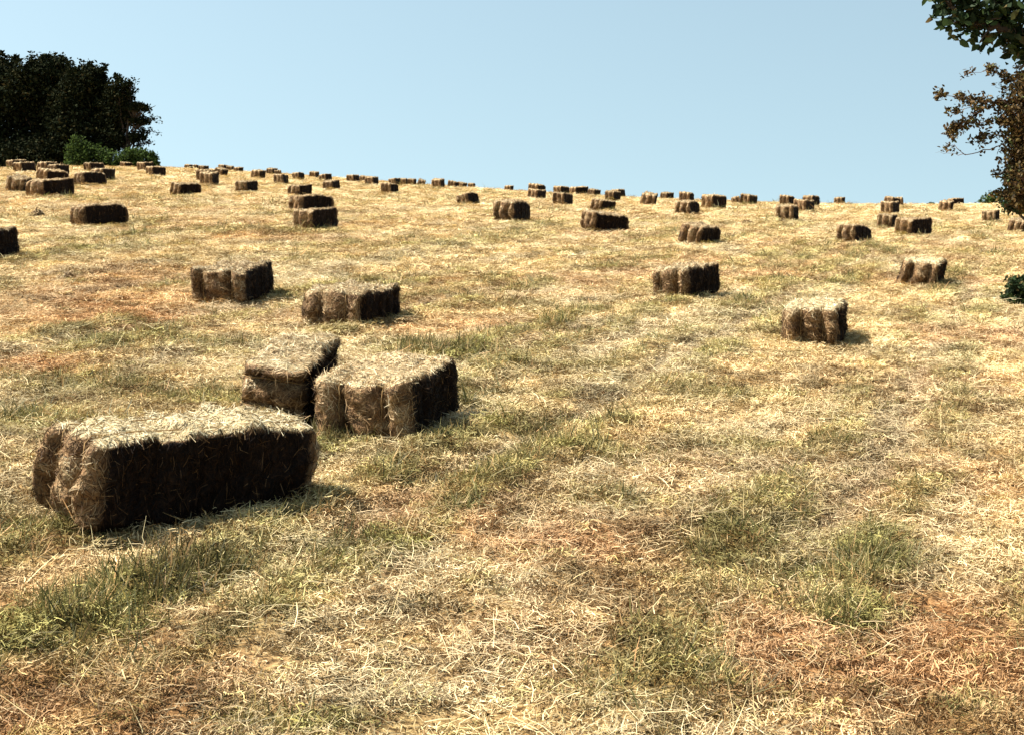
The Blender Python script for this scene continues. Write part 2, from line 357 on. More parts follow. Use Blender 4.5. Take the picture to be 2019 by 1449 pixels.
def clear_of_bales(X, Y, pad):
    keep = np.ones(len(X), bool)
    for b in BALES:
        if b[2] > 40: continue
        ph = R(b[3]); dx = X-b[1]; dy = Y-b[2]
        a = dx*math.sin(ph)+dy*math.cos(ph); n = dx*math.cos(ph)-dy*math.sin(ph)
        keep &= ~((np.abs(a) < b[4]/2+pad) & (np.abs(n) < b[5]/2+pad))
    return keep
# bales: number, x, y, heading, length, width, height (metres)
BALES=[
 (1,-28.4,81.61,23,1.09,0.53,0.43), (2,-22.37,65.29,20,0.99,0.48,0.38), (3,-22.11,67.69,12,1.02,0.49,0.4), (4,-19.77,62.01,18,0.93,0.45,0.36),
 (5,-15.59,48.2,30,0.97,0.47,0.38), (6,-13.94,40.15,-4,0.97,0.47,0.38), (7,-12.12,37.4,30,1.09,0.53,0.42), (8,-21.23,72.25,29,0.95,0.46,0.37),
 (9,-15.31,53.32,14,0.97,0.47,0.38), (10,-13.71,46.27,34,0.92,0.45,0.36), (11,-28.53,105.19,24,0.93,0.45,0.36), (12,-20.69,80.27,13,1.04,0.5,0.41),
 (13,-16.42,65.54,25,0.89,0.43,0.35), (14,-7.72,26.62,41,0.9,0.44,0.35), (15,-7.01,19.04,10,0.85,0.41,0.33), (16,-25.98,114.18,5,0.87,0.42,0.34),
 (17,-25.52,114.85,2,0.81,0.39,0.31), (18,-19.74,91.02,9,0.81,0.39,0.31), (19,-23.67,116.54,7,1.06,0.51,0.41), (20,-21.1,106.39,-2,0.9,0.43,0.35),
 (21,-19.06,99.08,13,0.81,0.39,0.31), (22,-15.04,73.24,9,0.87,0.42,0.34), (23,-12.78,59.52,15,0.97,0.47,0.38), (24,-11.4,53.48,3,0.99,0.48,0.39),
 (25,-9.67,42.15,35,0.83,0.4,0.32), (26,-8.64,46.31,16,0.83,0.4,0.32), (27,-12.47,69.83,11,0.89,0.43,0.35), (28,-15.92,94.28,11,0.92,0.45,0.36),
 (29,-14.53,88.4,-9,0.81,0.39,0.31), (30,-9.68,59.58,6,0.86,0.42,0.34), (31,-11.09,73.96,9,0.81,0.39,0.31), (32,-12.69,91.11,7,0.9,0.43,0.35),
 (33,-9.73,74.47,17,0.81,0.39,0.31), (34,-6.98,55.01,14,0.81,0.39,0.31), (35,-6.72,45.07,22,0.81,0.39,0.31), (36,-4.8,34.11,43,0.96,0.46,0.37),
 (37,-3.87,28.07,25,0.91,0.44,0.35), (38,-8.65,77.42,15,0.89,0.43,0.35), (39,-8.76,83.7,0,0.81,0.39,0.31), (40,-7.02,71.06,12,0.89,0.43,0.35),
 (41,-4.65,53.95,16,0.83,0.4,0.32), (42,-6.16,75.12,16,0.81,0.39,0.31), (43,-5.92,77.58,-1,0.81,0.39,0.31), (44,-5.71,81.05,5,0.81,0.39,0.31),
 (45,-5.25,81.61,-4,0.81,0.39,0.31), (46,-3.93,75.56,9,1.01,0.49,0.39), (47,-3.46,82.57,13,0.88,0.43,0.34), (48,-3.3,92.49,16,0.82,0.4,0.32),
 (49,-2.61,91.59,4,0.81,0.39,0.31), (50,-1.34,44.59,25,0.81,0.39,0.31), (51,-0.19,88.95,15,0.81,0.39,0.31), (52,-0.02,33.81,21,1.09,0.53,0.43),
 (53,1.28,74.39,25,1.09,0.53,0.43), (54,0.95,56.09,25,0.86,0.42,0.33), (55,2.65,76.82,26,1.01,0.49,0.39), (56,1.73,48.9,23,0.88,0.43,0.34),
 (57,4.02,85.71,48,1.09,0.53,0.43), (58,4.9,85.3,27,0.91,0.44,0.35), (59,2.73,43.22,34,0.81,0.39,0.31), (60,1.95,30.39,55,0.92,0.45,0.36),
 (61,4.21,59.81,22,0.87,0.42,0.34), (62,6.35,84.72,25,1.05,0.51,0.41), (63,5.22,54.58,11,1.06,0.51,0.41), (64,9.19,84.47,33,0.91,0.44,0.36),
 (65,8.04,65.67,19,1.02,0.49,0.4), (66,5.33,43.31,25,0.95,0.46,0.37), (67,7.58,53.53,35,1.06,0.51,0.41), (68,11.14,67.23,30,1.04,0.5,0.41),
 (69,11.14,70.44,9,0.81,0.39,0.31), (70,3.61,27.56,31,0.9,0.44,0.35), (71,14.41,74.61,29,1.04,0.5,0.4), (72,10.68,52.14,30,0.99,0.48,0.39),
 (73,14.63,69.56,27,1.09,0.53,0.43), (74,7.79,40.34,20,1.0,0.48,0.39), (75,21.56,93.57,25,1.08,0.52,0.42), (76,21.47,80.58,33,1.09,0.53,0.43),
 (77,22.22,81.77,15,1.09,0.53,0.43), (78,14.36,54.11,30,0.98,0.47,0.38), (79,9.52,33.78,46,0.93,0.45,0.36), (80,7.16,29.81,37,0.82,0.4,0.32),
 (81,19.13,62.73,26,0.98,0.48,0.38), (82,29.91,95.85,59,1.04,0.51,0.41), (83,15.19,45.11,28,0.81,0.39,0.31), (84,13.28,37.19,38,0.81,0.39,0.31),
 (85,2.06,16.8,33,0.95,0.44,0.33), (86,2.86,13.36,17,0.95,0.48,0.33), (87,5.75,19.93,23,0.95,0.48,0.33), (88,-1.53,13.65,18,0.95,0.56,0.33),
 (89,-2.97,15.21,9,0.95,0.56,0.33), (90,-0.76,8.68,16,0.95,0.56,0.33), (91,-1.41,9.05,6,0.95,0.4,0.36), (92,-1.535,6.61,47,1.1,0.46,0.385),
 (93,9.93,37.73,24,0.81,0.39,0.31),
]
FORCE = {90: dict(L=.86, tb=.66), 85: dict(L=.84, tb=.62), 91: dict(L=.9, roll=True, tb=.68), 92: dict(tb=1.0, L=1.10), 86: dict(tb=1.0), 87: dict(tb=.9), 88: dict(tb=.62), 89: dict(tb=.58)}

rng = np.random.default_rng(7)
K = 14
src_stub = variants('stubble', K, M_BLADE, lambda r: stubble_clump(r, 55, .10, .012, .048, .0018, .0038, .85, 60))
src_lit = variants('loose_hay', K, M_LITTER, lambda r: litter_clump(r, 24, .14, .03, .16, .0014, .003))
src_grass = variants('grass_tufts', K, M_GRASS, lambda r: blade_clump(r, 50, .08, .03, .13, .0025, .005, .95))
src_stem = variants('tall_stems', K, M_LITTER, lambda r: blade_clump(r, 3, .10, .08, .26, .0018, .0034, .8))

def spread_scale(Y, d0, p): return np.maximum(1, (Y/d0))**p
# stubble everywhere
X, Y = sample_field(rng, lambda d: 200*min(1, (8/d))**1.5, 2.2, 122)
k = clear_of_bales(X, Y, -.05); X, Y = X[k], Y[k]
c, g, o, p, far = palette(X, Y)
mott = vn(X*3.1, Y*3.1, 71)
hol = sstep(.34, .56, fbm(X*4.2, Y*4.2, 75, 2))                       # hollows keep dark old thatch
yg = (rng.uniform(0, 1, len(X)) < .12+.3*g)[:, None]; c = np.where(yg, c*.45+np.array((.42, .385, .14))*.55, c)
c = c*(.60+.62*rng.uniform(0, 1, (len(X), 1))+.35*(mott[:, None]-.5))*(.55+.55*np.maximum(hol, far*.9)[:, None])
br = rng.uniform(0, 1, len(X)) < .10+.16*o
c[br] = c[br]*.35+np.array((.16, .075, .03))*.6
s = spread_scale(Y, 8, .60); hgt = (.6+.7*vn(X*1.3, Y*1.3, 72))*(1+.4*g)
rot = np.stack([rng.normal(0, .15, len(X)), rng.normal(0, .15, len(X)), rng.uniform(0, 6.28, len(X))], 1)
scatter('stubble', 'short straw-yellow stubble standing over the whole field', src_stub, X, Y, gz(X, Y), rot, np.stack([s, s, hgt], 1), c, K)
# loose hay
X, Y = sample_field(rng, lambda d: 80*min(1, (8/d))**1.55, 2.2, 110)
c, g, o, p, far = palette(X, Y)
keep = rng.uniform(0, 1, len(X)) < np.clip(.22+.95*p-.35*g, .05, 1); keep &= clear_of_bales(X, Y, -.02)
X, Y, c = X[keep], Y[keep], c[keep]
c = c*.55+(np.array((.56, .47, .29))*.45); c = c*(.5+.65*rng.uniform(0, 1, (len(X), 1)))
s = spread_scale(Y, 8, .6)*rng.uniform(.7, 1.25, len(X))
rot = np.stack([rng.normal(0, .07, len(X)), rng.normal(0, .07, len(X)), R(90-19)+rng.normal(0, .7, len(X))], 1)
scatter('loose_hay', 'pale loose hay stalks lying flat in the stubble', src_lit, X, Y, gz(X, Y)+.012, rot, np.stack([s, s, np.ones_like(s)], 1), c, K)
# green tufts
X, Y = sample_field(rng, lambda d: 120*min(1, (8/d))**1.55, 2.2, 90)
c, g, o, p, far = palette(X, Y)
keep = rng.uniform(0, 1, len(X)) < np.clip(g-.10, 0, 1)*.9+.35*blobs(GREEN, X, Y)**2*(Y < 12)+.012; keep &= clear_of_bales(X, Y, .0)
X, Y, g = X[keep], Y[keep], g[keep]; gb = np.clip(blobs(GREEN, X, Y)-.45, 0, .9)
t = rng.uniform(0, 1, (len(X), 1))
c = np.array((.135, .145, .042))*(1-t)+np.array((.36, .29, .12))*t; c = c*rng.uniform(.6, 1.15, (len(X), 1))*(1-.62*gb[:, None])
s = spread_scale(Y, 8, .6)*rng.uniform(.7, 1.3, len(X)); hz = s*(.45+.5*g)*(1+1.0*gb)*(1-.35*sstep(9, 20, Y))
rot = np.stack([rng.normal(0, .25, len(X)), rng.normal(0, .25, len(X)), rng.uniform(0, 6.28, len(X))], 1)
scatter('grass_tufts', 'green grass tufts left in rows between the stubble', src_grass, X, Y, gz(X, Y), rot, np.stack([s, s, np.minimum(hz, 1.6)], 1), c, K)
# odd long stems
X, Y = sample_field(rng, lambda d: 6*min(1, (8/d))**1.7, 2.2, 60)
k = clear_of_bales(X, Y, .30); X, Y = X[k], Y[k]
c = np.array((.62, .52, .29))*rng.uniform(.5, 1.15, (len(X), 1))
s = np.ones(len(X)); rot = np.stack([rng.normal(0, .2, len(X)), rng.normal(0, .2, len(X)), rng.uniform(0, 6.28, len(X))], 1)
scatter('tall_stems', 'odd long dry stems leaning out of the stubble', src_stem, X, Y, gz(X, Y), rot, np.stack([s, s, s*rng.uniform(.6, 1.1, len(X))], 1), c, K)

# ---------------------------------------------------------------- hay bales
def bale_shape(L, W, H, cell, seed, fuzz, fw, sag=1.0, rolled=False, tb=.55):
    """returns body (V,F,bleach), stalks (V,F,bleach); long axis = local Y, base at z=0"""
    rng = np.random.default_rng(seed)
    n = [max(6, int(round(d/cell))) for d in (W, L, H)]
    idx = {}; V = []; F = []
    def vid(i, j, k):
        key = (i, j, k)
        if key not in idx: idx[key] = len(V); V.append((2*i/n[0]-1, 2*j/n[1]-1, 2*k/n[2]-1))
        return idx[key]
    for ax in range(3):
        a, b = [q for q in range(3) if q != ax]
        for side in (0, n[ax]):
            for i in range(n[a]):
                for j in range(n[b]):
                    q = []
                    for di, dj in ((0, 0), (1, 0), (1, 1), (0, 1)):
                        c = [0, 0, 0]; c[ax] = side; c[a] = i+di; c[b] = j+dj; q.append(vid(*c))
                    flip = (side == 0) ^ (ax == 1)
                    F.append(q[::-1] if flip else q)
    U = np.array(V); F = np.array(F); half = np.array((W, L, H))/2
    P = U*half; r = .045
    inner = np.clip(P, -(half-r), half-r); d = P-inner
    m = np.max(np.abs(d), 1, keepdims=True); nn = d/(np.linalg.norm(d, axis=1, keepdims=True)+1e-9)
    P = inner+nn*np.minimum(m, r)
    x, y, z = P.T.copy(); W2, L2, H2 = half
    topw = np.clip(nn[:, 2], 0, 1); endw = np.abs(nn[:, 1]); sidew = np.abs(nn[:, 0])
    # pressed slices along the length
    ns = rng.integers(8, 12); cuts = np.sort(np.linspace(-L2, L2, ns+1)[1:-1]+rng.normal(0, .012, ns-1))
    si = np.searchsorted(cuts, y); ox = rng.normal(0, .011, ns); oz = rng.normal(0, .009, ns); sx = rng.normal(1, .02, ns)
    dist = np.min(np.abs(y[:, None]-cuts[None, :]), 1); gro = np.exp(-(dist/.009)**2)
    yy = y.copy()
    x = x*sx[si]+ox[si]*sidew-np.sign(x)*gro*.014*sidew
    z = z+oz[si]*topw-gro*.012*topw
    # two strings pull grooves round the ends, top and bottom; the ends bulge between them
    st = W*rng.uniform(.19, .27)
    xo = x; x = x+.035*(vn(z*7+seed, y*5, seed+7)-.5)*2*endw; gdep = rng.uniform(.45, 1.25, 2)
    gs = sum(np.exp(-((x-s)/.030)**2)*gd for s, gd in zip((-st, st), gdep))
    lobe = np.where(np.abs(x) < st, 1-(x/st)**2, 1-((np.abs(x)-(st+W2)/2)/((W2-st)/2))**2)
    lobe = np.clip(lobe, 0, 1); vz = 1-(np.abs(z)/H2)**3
    lr = rng.uniform(.6, 1.3, 6); li = np.where(x < -st, 0, np.where(x < st, 1, 2))+np.where(y > 0, 3, 0)
    y = y+np.sign(y)*endw*(.068*lobe*lr[li]*vz-.065*gs)
    z = z-topw*.020*gs; x = xo
    # lumps, sag and lean
    nz = lambda f, s: fbm(P[:, 0]*f+P[:, 2]*f*.7+seed, P[:, 1]*f-P[:, 2]*f*.9, s, 3)-.5
    amp = .05
    x = x+np.sign(x)*sidew*(nz(9, seed+1)*amp); y = y+np.sign(y)*endw*(nz(11, seed+2)*1.5+nz(26, seed+5)*.9)*amp; z = z+topw*nz(8, seed+3)*amp
    edge = sstep(.55, 1, np.abs(P[:, 1])/L2)*sstep(.4, 1, np.abs(P[:, 0])/W2)*(P[:, 2] > 0)
    ear = rng.uniform(-.045, .04, 4)[(P[:, 0] > 0)*1+(P[:, 1] > 0)*2]; z = z+edge*ear*sag
    x = x+(z/H2)*rng.normal(0, .010); y = y+(z/H2)*rng.normal(0, .015)
    VB = np.stack([x, y, z+H2-.012], 1)
    # bleached on top, where the sun has been; brown ends; long sides near black, shade painted in
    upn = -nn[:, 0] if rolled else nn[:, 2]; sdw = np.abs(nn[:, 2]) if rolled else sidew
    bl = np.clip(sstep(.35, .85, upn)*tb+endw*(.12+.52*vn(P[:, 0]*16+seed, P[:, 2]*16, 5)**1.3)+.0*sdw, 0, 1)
    # stalks
    A = VB[F[:, 0]]; B = VB[F[:, 1]]; C = VB[F[:, 2]]; D = VB[F[:, 3]]
    cr = np.cross(C-A, D-B); ar = np.linalg.norm(cr, axis=1); fn = cr/(ar[:, None]+1e-12)
    wgt = ar*np.where(A[:, 2] < .02, .25, 1); wgt /= wgt.sum()
    fi = rng.choice(len(F), fuzz, p=wgt); u, v = rng.uniform(0, 1, (2, fuzz, 1))
    Q = (A[fi]*(1-u)+B[fi]*u)*(1-v)+(D[fi]*(1-u)+C[fi]*u)*v
    N = fn[fi]; ref = rng.normal(0, 1, (fuzz, 3)); ref[:, 1] *= np.where(np.abs(N[:, 0]) > .6, .35, 1.)   # slices: stalks lie across the bale
    T = ref-N*np.sum(ref*N, 1, keepdims=True); T /= np.linalg.norm(T, axis=1)[:, None]
    isT = (-N[:, 0] if rolled else N[:, 2]) > .6
    ln = rng.uniform(.02, .085, fuzz); stick = rng.uniform(0, 1, fuzz) < np.where(isT, .045, .07)
    lift = np.where(stick, rng.uniform(.02, .055, fuzz), rng.uniform(-.004, .016, fuzz))
    dn = np.where(isT, 0, 1)[:, None]*np.array((0, 0, -.25)); T = T+dn; T /= np.linalg.norm(T, axis=1)[:, None]
    VS, FS = strands(rng, Q-T*ln[:, None]*.5, T, N, ln, lift, rng.uniform(.7, 1.3, fuzz)*fw, .45)
    bs = bl[F[fi, 0]]; bs = np.clip(bs*(1+rng.normal(0, .3, fuzz)), 0, 1)
    return (VB, F, bl), (VS, FS, np.repeat(bs, 6)), (st, L2, H2)
def twine_mesh(L2, H2, xs, rr, seed):
    rng = np.random.default_rng(seed); p = []
    Lx = L2-.004; zt = 2*H2-.022
    for t in np.linspace(-1, 1, 14): p.append((xs+rng.normal(0, .003), t*Lx*.96, zt+rng.normal(0, .003)))
    for t in np.linspace(0, 1, 7): p.append((xs+rng.normal(0, .003), Lx+.006+rng.normal(0, .002), zt-.03-t*(zt-.06)))
    for t in np.linspace(1, -1, 6): p.append((xs, t*Lx*.96, -.004))
    for t in np.linspace(1, 0, 7): p.append((xs+rng.normal(0, .003), -Lx-.006+rng.normal(0, .002), zt-.03-t*(zt-.06)))
    p.append(p[0]); V, F = tube(p, rr, 5); return mesh_np('twine', V, F, M_TWINE, True)
def bale_meshes(L, W, H, cell, seed, fuzz, fw, joined=False, rolled=False, tb=.55):
    b, s, dims = bale_shape(L, W, H, cell, seed, fuzz, fw, 1.0, rolled, tb)
    if joined:
        me = mesh_np('hay_bale', np.concatenate([b[0], s[0]]), [np.concatenate([b[1], s[1]+len(b[0])])], None, False, {'bleach_shade': ('FLOAT', np.concatenate([b[2], s[2]]))})
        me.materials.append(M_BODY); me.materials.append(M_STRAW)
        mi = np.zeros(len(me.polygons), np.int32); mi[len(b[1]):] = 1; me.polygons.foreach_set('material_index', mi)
        return me
    return (mesh_np('packed_hay', b[0], b[1], M_BODY, True, {'bleach_shade': ('FLOAT', b[2])}),
            mesh_np('loose_straw', s[0], s[1], M_STRAW, False, {'bleach_shade': ('FLOAT', s[2])}),
            twine_mesh(dims[1], dims[2], -dims[0], .0028, seed), twine_mesh(dims[1], dims[2], dims[0], .0028, seed+1))
BALE_LABEL = {
 16: ('brow hay bale in the first broken run past the end of the green hedge', 'first run of brow bales past the hedge'),
 17: ('brow hay bale in the first broken run past the end of the green hedge', 'first run of brow bales past the hedge'),
 18: ('brow hay bale in the first broken run past the end of the green hedge', 'first run of brow bales past the hedge'),
 19: ('brow hay bale in the stepped run of three farther along from the hedge', 'stepped run of three brow bales'),
 20: ('brow hay bale in the stepped run of three farther along from the hedge', 'stepped run of three brow bales'),
 21: ('brow hay bale in the stepped run of three farther along from the hedge', 'stepped run of three brow bales'),
 42: ('hay bale in the close row of four on the brow, above a lone slope bale', 'row of four brow bales'),
 43: ('hay bale in the close row of four on the brow, above a lone slope bale', 'row of four brow bales'),
 44: ('hay bale in the close row of four on the brow, above a lone slope bale', 'row of four brow bales'),
 45: ('hay bale in the close row of four on the brow, above a lone slope bale', 'row of four brow bales'),
 47: ('hay bale in the tight pair on the brow beside a lone taller brow bale', 'low brow bales past the row of four'),
 48: ('hay bale in the tight pair on the brow beside a lone taller brow bale', 'low brow bales past the row of four'),
 49: ('hay bale in the tight pair on the brow beside a lone taller brow bale', 'low brow bales past the row of four'),
 57: ('hay bale in the touching pair on the brow beyond the two that look stacked', 'touching pair of brow bales'),
 58: ('hay bale in the touching pair on the brow beyond the two that look stacked', 'touching pair of brow bales'),
 1: ('small hay bale lying at the foot of the dark grove and hedge', 'bales at the foot of the grove'),
 2: ('small hay bale lying at the foot of the dark grove and hedge', 'bales at the foot of the grove'),
 3: ('small hay bale lying at the foot of the dark grove and hedge', 'bales at the foot of the grove'),
 4: ('small hay bale lying at the foot of the dark grove and hedge', 'bales at the foot of the grove'),
 5: ('long low hay bale behind the two foremost bales of the grove cluster', 'hay bales scattered over the field'),
 6: ('hay bale lying end-to-end behind the foremost of the grove cluster', 'hay bales scattered over the field'),
 7: ('hay bale with long dark side, foremost of the cluster below the grove', 'hay bales scattered over the field'),
 8: ('small hay bale lying at the foot of the dark grove and hedge', 'bales at the foot of the grove'),
 9: ('hay bale half behind another in the overlapping pair below the grove', 'hay bales scattered over the field'),
 10: ('hay bale with dark long side, front of the overlapping pair below the grove', 'hay bales scattered over the field'),
 11: ('low dark hay bale in the gap between the two green bushes', 'hay bales scattered over the field'),
 12: ('hay bale under the open end of the rounded green hedge bush', 'hay bales scattered over the field'),
 13: ('dark-ended hay bale in front of the one under the rounded bush', 'hay bales scattered over the field'),
 14: ('long dark-sided hay bale alone on the slope below the grove cluster', 'hay bales scattered over the field'),
 15: ('dark-sided hay bale by itself on the open slope, beyond the twin bales', 'hay bales scattered over the field'),
 22: ('small hay bale on the upper slope, wholly against straw just under the brow', 'bales on the upper slope'),
 23: ('hay bale mostly hidden behind its twin up-slope of the slanted-end bale', 'hay bales scattered over the field'),
 24: ('front hay bale of an overlapping pair up-slope of the slanted-end bale', 'hay bales scattered over the field'),
 25: ('hay bale with a slanted lit end, alone on the slope below the grove', 'hay bales scattered over the field'),
 26: ('hay bale with a rounded dark end between the slanted-end bale and the mid-slope pair', 'hay bales scattered over the field'),
 27: ('small hay bale on the upper slope, wholly against straw just under the brow', 'bales on the upper slope'),
 28: ('hay bale on the brow with the corner of another behind it', 'hay bales scattered over the field'),
 29: ('corner of a hay bale showing behind another on the brow', 'hay bales scattered over the field'),
 30: ('small hay bale on the upper slope, wholly against straw just under the brow', 'bales on the upper slope'),
 31: ('small hay bale on the upper slope, wholly against straw just under the brow', 'bales on the upper slope'),
 32: ('small distant hay bale on the brow, its top against the sky', 'bales along the brow'),
 33: ('small hay bale on the upper slope, wholly against straw just under the brow', 'bales on the upper slope'),
 34: ('small hay bale on the upper slope, wholly against straw just under the brow', 'bales on the upper slope'),
 35: ('hay bale lying just beyond the two bales in line in mid-slope', 'hay bales scattered over the field'),
 36: ('hay bale half hidden directly behind another in mid-slope', 'hay bales scattered over the field'),
 37: ('front hay bale of two lying one behind the other in mid-slope', 'hay bales scattered over the field'),
 38: ('small distant hay bale on the brow, its top against the sky', 'bales along the brow'),
 39: ('hay bale half hidden by another in an overlapping pair on the brow', 'hay bales scattered over the field'),
 40: ('front hay bale of an overlapping pair breaking the brow', 'hay bales scattered over the field'),
 41: ('single hay bale alone just below the long run of brow bales', 'hay bales scattered over the field'),
 46: ('tall upright-looking hay bale standing clear on the brow past the row of four', 'hay bales scattered over the field'),
 50: ('hay bale with black end alone up-slope of the shaggy bale', 'hay bales scattered over the field'),
 51: ('tiny hay bale nearly sunk behind the bare middle stretch of the brow', 'hay bales scattered over the field'),
 52: ('shaggy hay bale with loose wisps on top in mid-slope', 'hay bales scattered over the field'),
 53: ('upper hay bale of two that look stacked, cut against the sky', 'hay bales scattered over the field'),
 54: ('lower hay bale of two that look stacked, near the brow', 'hay bales scattered over the field'),
 55: ('small distant hay bale on the brow, its top against the sky', 'bales along the brow'),
 56: ('hay bale with a frayed dark end below two brow bales', 'hay bales scattered over the field'),
 59: ('hay bale with a drooping dark end, just above the long black-ended bale', 'hay bales scattered over the field'),
 60: ('long hay bale with one black end, alone beside the shaggy wispy bale', 'hay bales scattered over the field'),
 61: ('hay bale in front of another just under the brow, above the drooping-end bale', 'hay bales scattered over the field'),
 62: ('hay bale behind another on the brow, above the drooping-end bale', 'hay bales scattered over the field'),
 63: ('tall pale hay bale with little dark side, alone just below the brow', 'hay bales scattered over the field'),
 64: ('small distant hay bale on the brow, its top against the sky', 'bales along the brow'),
 65: ('small distant hay bale on the brow, its top against the sky', 'bales along the brow'),
 66: ('hay bale with one dark end just below the brow, above the ragged upright bale', 'hay bales scattered over the field'),
 67: ('wide hay bale with a black end just breaking the brow', 'hay bales scattered over the field'),
 68: ('hay bale with a dark end on the brow, a sliver of another at its side', 'hay bales scattered over the field'),
 69: ('sliver of a hay bale behind a dark-ended one on the brow', 'hay bales scattered over the field'),
 70: ('ragged upright-looking hay bale with dark grooves, alone past the black-ended bale', 'hay bales scattered over the field'),
 71: ('small distant hay bale on the brow, its top against the sky', 'bales along the brow'),
 72: ('dark-ended hay bale in front of two others in the tight group near the brow', 'hay bales scattered over the field'),
 73: ('small distant hay bale on the brow, its top against the sky', 'bales along the brow'),
 74: ('hay bale leaning and frayed, below a tight group of three near the brow', 'hay bales scattered over the field'),
 75: ('lone small hay bale standing on the bare flat stretch of brow', 'hay bales scattered over the field'),
 76: ('hay bale with a bright bleached top on the brow, right above a slope bale', 'hay bales scattered over the field'),
 77: ('hay bale peeping from behind the bright-topped brow bale', 'hay bales scattered over the field'),
 78: ('hay bale on the upper slope with another perched beyond it on the brow', 'hay bales scattered over the field'),
 79: ('long low hay bale showing its row of pressed slices side-on', 'hay bales scattered over the field'),
 80: ('small hay bale with two dark legs of shade next to the side-on sliced bale', 'hay bales scattered over the field'),
 81: ('small brown hay bale in front of the long low brow bale', 'hay bales scattered over the field'),
 82: ('long low hay bale lying along the brow behind a smaller brown one', 'hay bales scattered over the field'),
 83: ('small brown hay bale by itself just up-slope of the hawthorn-edge bale', 'hay bales scattered over the field'),
 84: ('hay bale right under the rusty hawthorn at the field edge', 'hay bales scattered over the field'),
 85: ('hay bale half lit and half black, alone between the end-on bale and the slope bales', 'hay bales scattered over the field'),
 86: ('hay bale seen end-on, three brown bulges under a white bleached top, dark shadow beside', 'hay bales scattered over the field'),
 87: ('small end-on hay bale with pale top near the low dark bush', 'hay bales scattered over the field'),
 88: ('squat hay bale with a wide black side, nearer of the twin bales', 'hay bales scattered over the field'),
 89: ('hay bale with rounded dark end face, farther of the twin bales', 'hay bales scattered over the field'),
 90: ('hay bale butted against the tipped bale, twine grooves in its lit end', 'hay bales scattered over the field'),
 91: ('hay bale tipped on its edge, its end banded by a sideways groove', 'hay bales scattered over the field'),
 92: ('large near hay bale with long black shaded side and pale ragged top', 'hay bales scattered over the field'),
 93: ('hay bale lying behind the side-on long sliced bale', 'hay bales scattered over the field'),
}
def seat(x, y, ph, L, W):
    """height and tilt of a bale resting on the field: y axis along heading"""
    a = np.array((math.sin(ph), math.cos(ph))); n = np.array((math.cos(ph), -math.sin(ph)))
    f = lambda q: float(gz(np.array([q[0]]), np.array([q[1]]))[0]); c = np.array((x, y))
    za, zb = f(c+a*L*.4), f(c-a*L*.4); zc, zd = f(c+n*W*.4), f(c-n*W*.4)
    return (za+zb+zc+zd)/4, math.atan2(za-zb, L*.8), math.atan2(zc-zd, W*.8)
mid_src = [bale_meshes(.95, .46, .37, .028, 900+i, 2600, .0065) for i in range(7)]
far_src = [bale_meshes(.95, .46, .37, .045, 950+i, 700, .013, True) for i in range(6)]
from mathutils import Matrix
brng = random.Random(4)
for num, x, y, hd, L, W, H in BALES:
    if y < 30: x, y = x*.98, y*.98
    opt = FORCE.get(num, {}); L = opt.get('L', L); ph = R(hd)
    H *= 1.04+.22*min(1, max(0, (y-18)/45)); z, pitch, roll = seat(x, y, ph, L, W)
    label, group = BALE_LABEL[num]
    M = Matrix.Rotation(-ph, 4, 'Z') @ Matrix.Rotation(pitch, 4, 'X') @ Matrix.Rotation(-roll, 4, 'Y')
    if y < 20.5:
        dims = (L, H, W) if opt.get('roll') else (L, W, H)
        fz = int(9000*(12/max(y, 6))**.5)
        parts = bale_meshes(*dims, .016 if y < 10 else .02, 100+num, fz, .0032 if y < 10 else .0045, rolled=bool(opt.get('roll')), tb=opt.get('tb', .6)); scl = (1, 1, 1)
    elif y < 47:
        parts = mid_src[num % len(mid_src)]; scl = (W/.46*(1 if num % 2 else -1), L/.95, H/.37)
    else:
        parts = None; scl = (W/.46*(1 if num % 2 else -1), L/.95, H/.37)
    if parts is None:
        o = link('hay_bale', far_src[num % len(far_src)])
    else:
        o = link('hay_bale', None); o.empty_display_size = .2
        if opt.get('roll'):
            rm = Matrix.Translation((0, 0, dims[1]/2)) @ Matrix.Rotation(R(90), 4, 'Y') @ Matrix.Translation((0, 0, -dims[2]/2))
        else: rm = Matrix.Identity(4)
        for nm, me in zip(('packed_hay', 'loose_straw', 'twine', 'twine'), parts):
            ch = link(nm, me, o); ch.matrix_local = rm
            if nm == 'loose_straw': ch['kind'] = 'stuff'
    o.matrix_world = Matrix.Translation((x, y, z+.016)) @ M @ Matrix.Diagonal((*scl, 1))
    tag(o, label, 'hay bale', group)

# small heaps of spilt hay
def hay_heap(x, y, r, h, seed, tone, label):
    rng = np.random.default_rng(seed); n = 420
    a = rng.uniform(0, 6.283, n); q = r*np.sqrt(rng.uniform(0, 1, n)); px = q*np.cos(a); py = q*np.sin(a)
    hz = h*np.clip(1-(q/r)**2, 0, 1)*rng.uniform(.2, 1, n)*(.5+vn(px*9+seed, py*9, 3))
    P = np.stack([px, py, hz], 1); d = rng.uniform(0, 6.283, n); t = rng.normal(0, .35, n)
    T = np.stack([np.cos(d)*np.cos(t), np.sin(d)*np.cos(t), np.sin(t)], 1); ln = rng.uniform(.04, .12, n)
    V, F = strands(rng, P-T*ln[:, None]/2, T, np.tile((0., 0, 1), (n, 1)), ln, rng.uniform(-.01, .03, n), rng.uniform(.004, .008, n)*max(1, y/14), .5)
    me = mesh_np('hay_heap', V, F, M_STRAW, False, {'bleach_shade': ('FLOAT', np.clip(np.repeat(rng.normal(tone, .15, n), 6), 0, 1))})
    tag(link('hay_heap', me, None, (x, y, float(gz(np.array([x]), np.array([y]))[0]))), label, 'hay heap')
hay_heap(-9.54, 28.55, .15, .12, 1, .45, 'small grey-brown heap of spilt hay beside the long dark-sided bale')
hay_heap(-5.12, 16.43, .09, .10, 2, .5, 'little rusty tuft of hay on the open stubble near the twin bales')
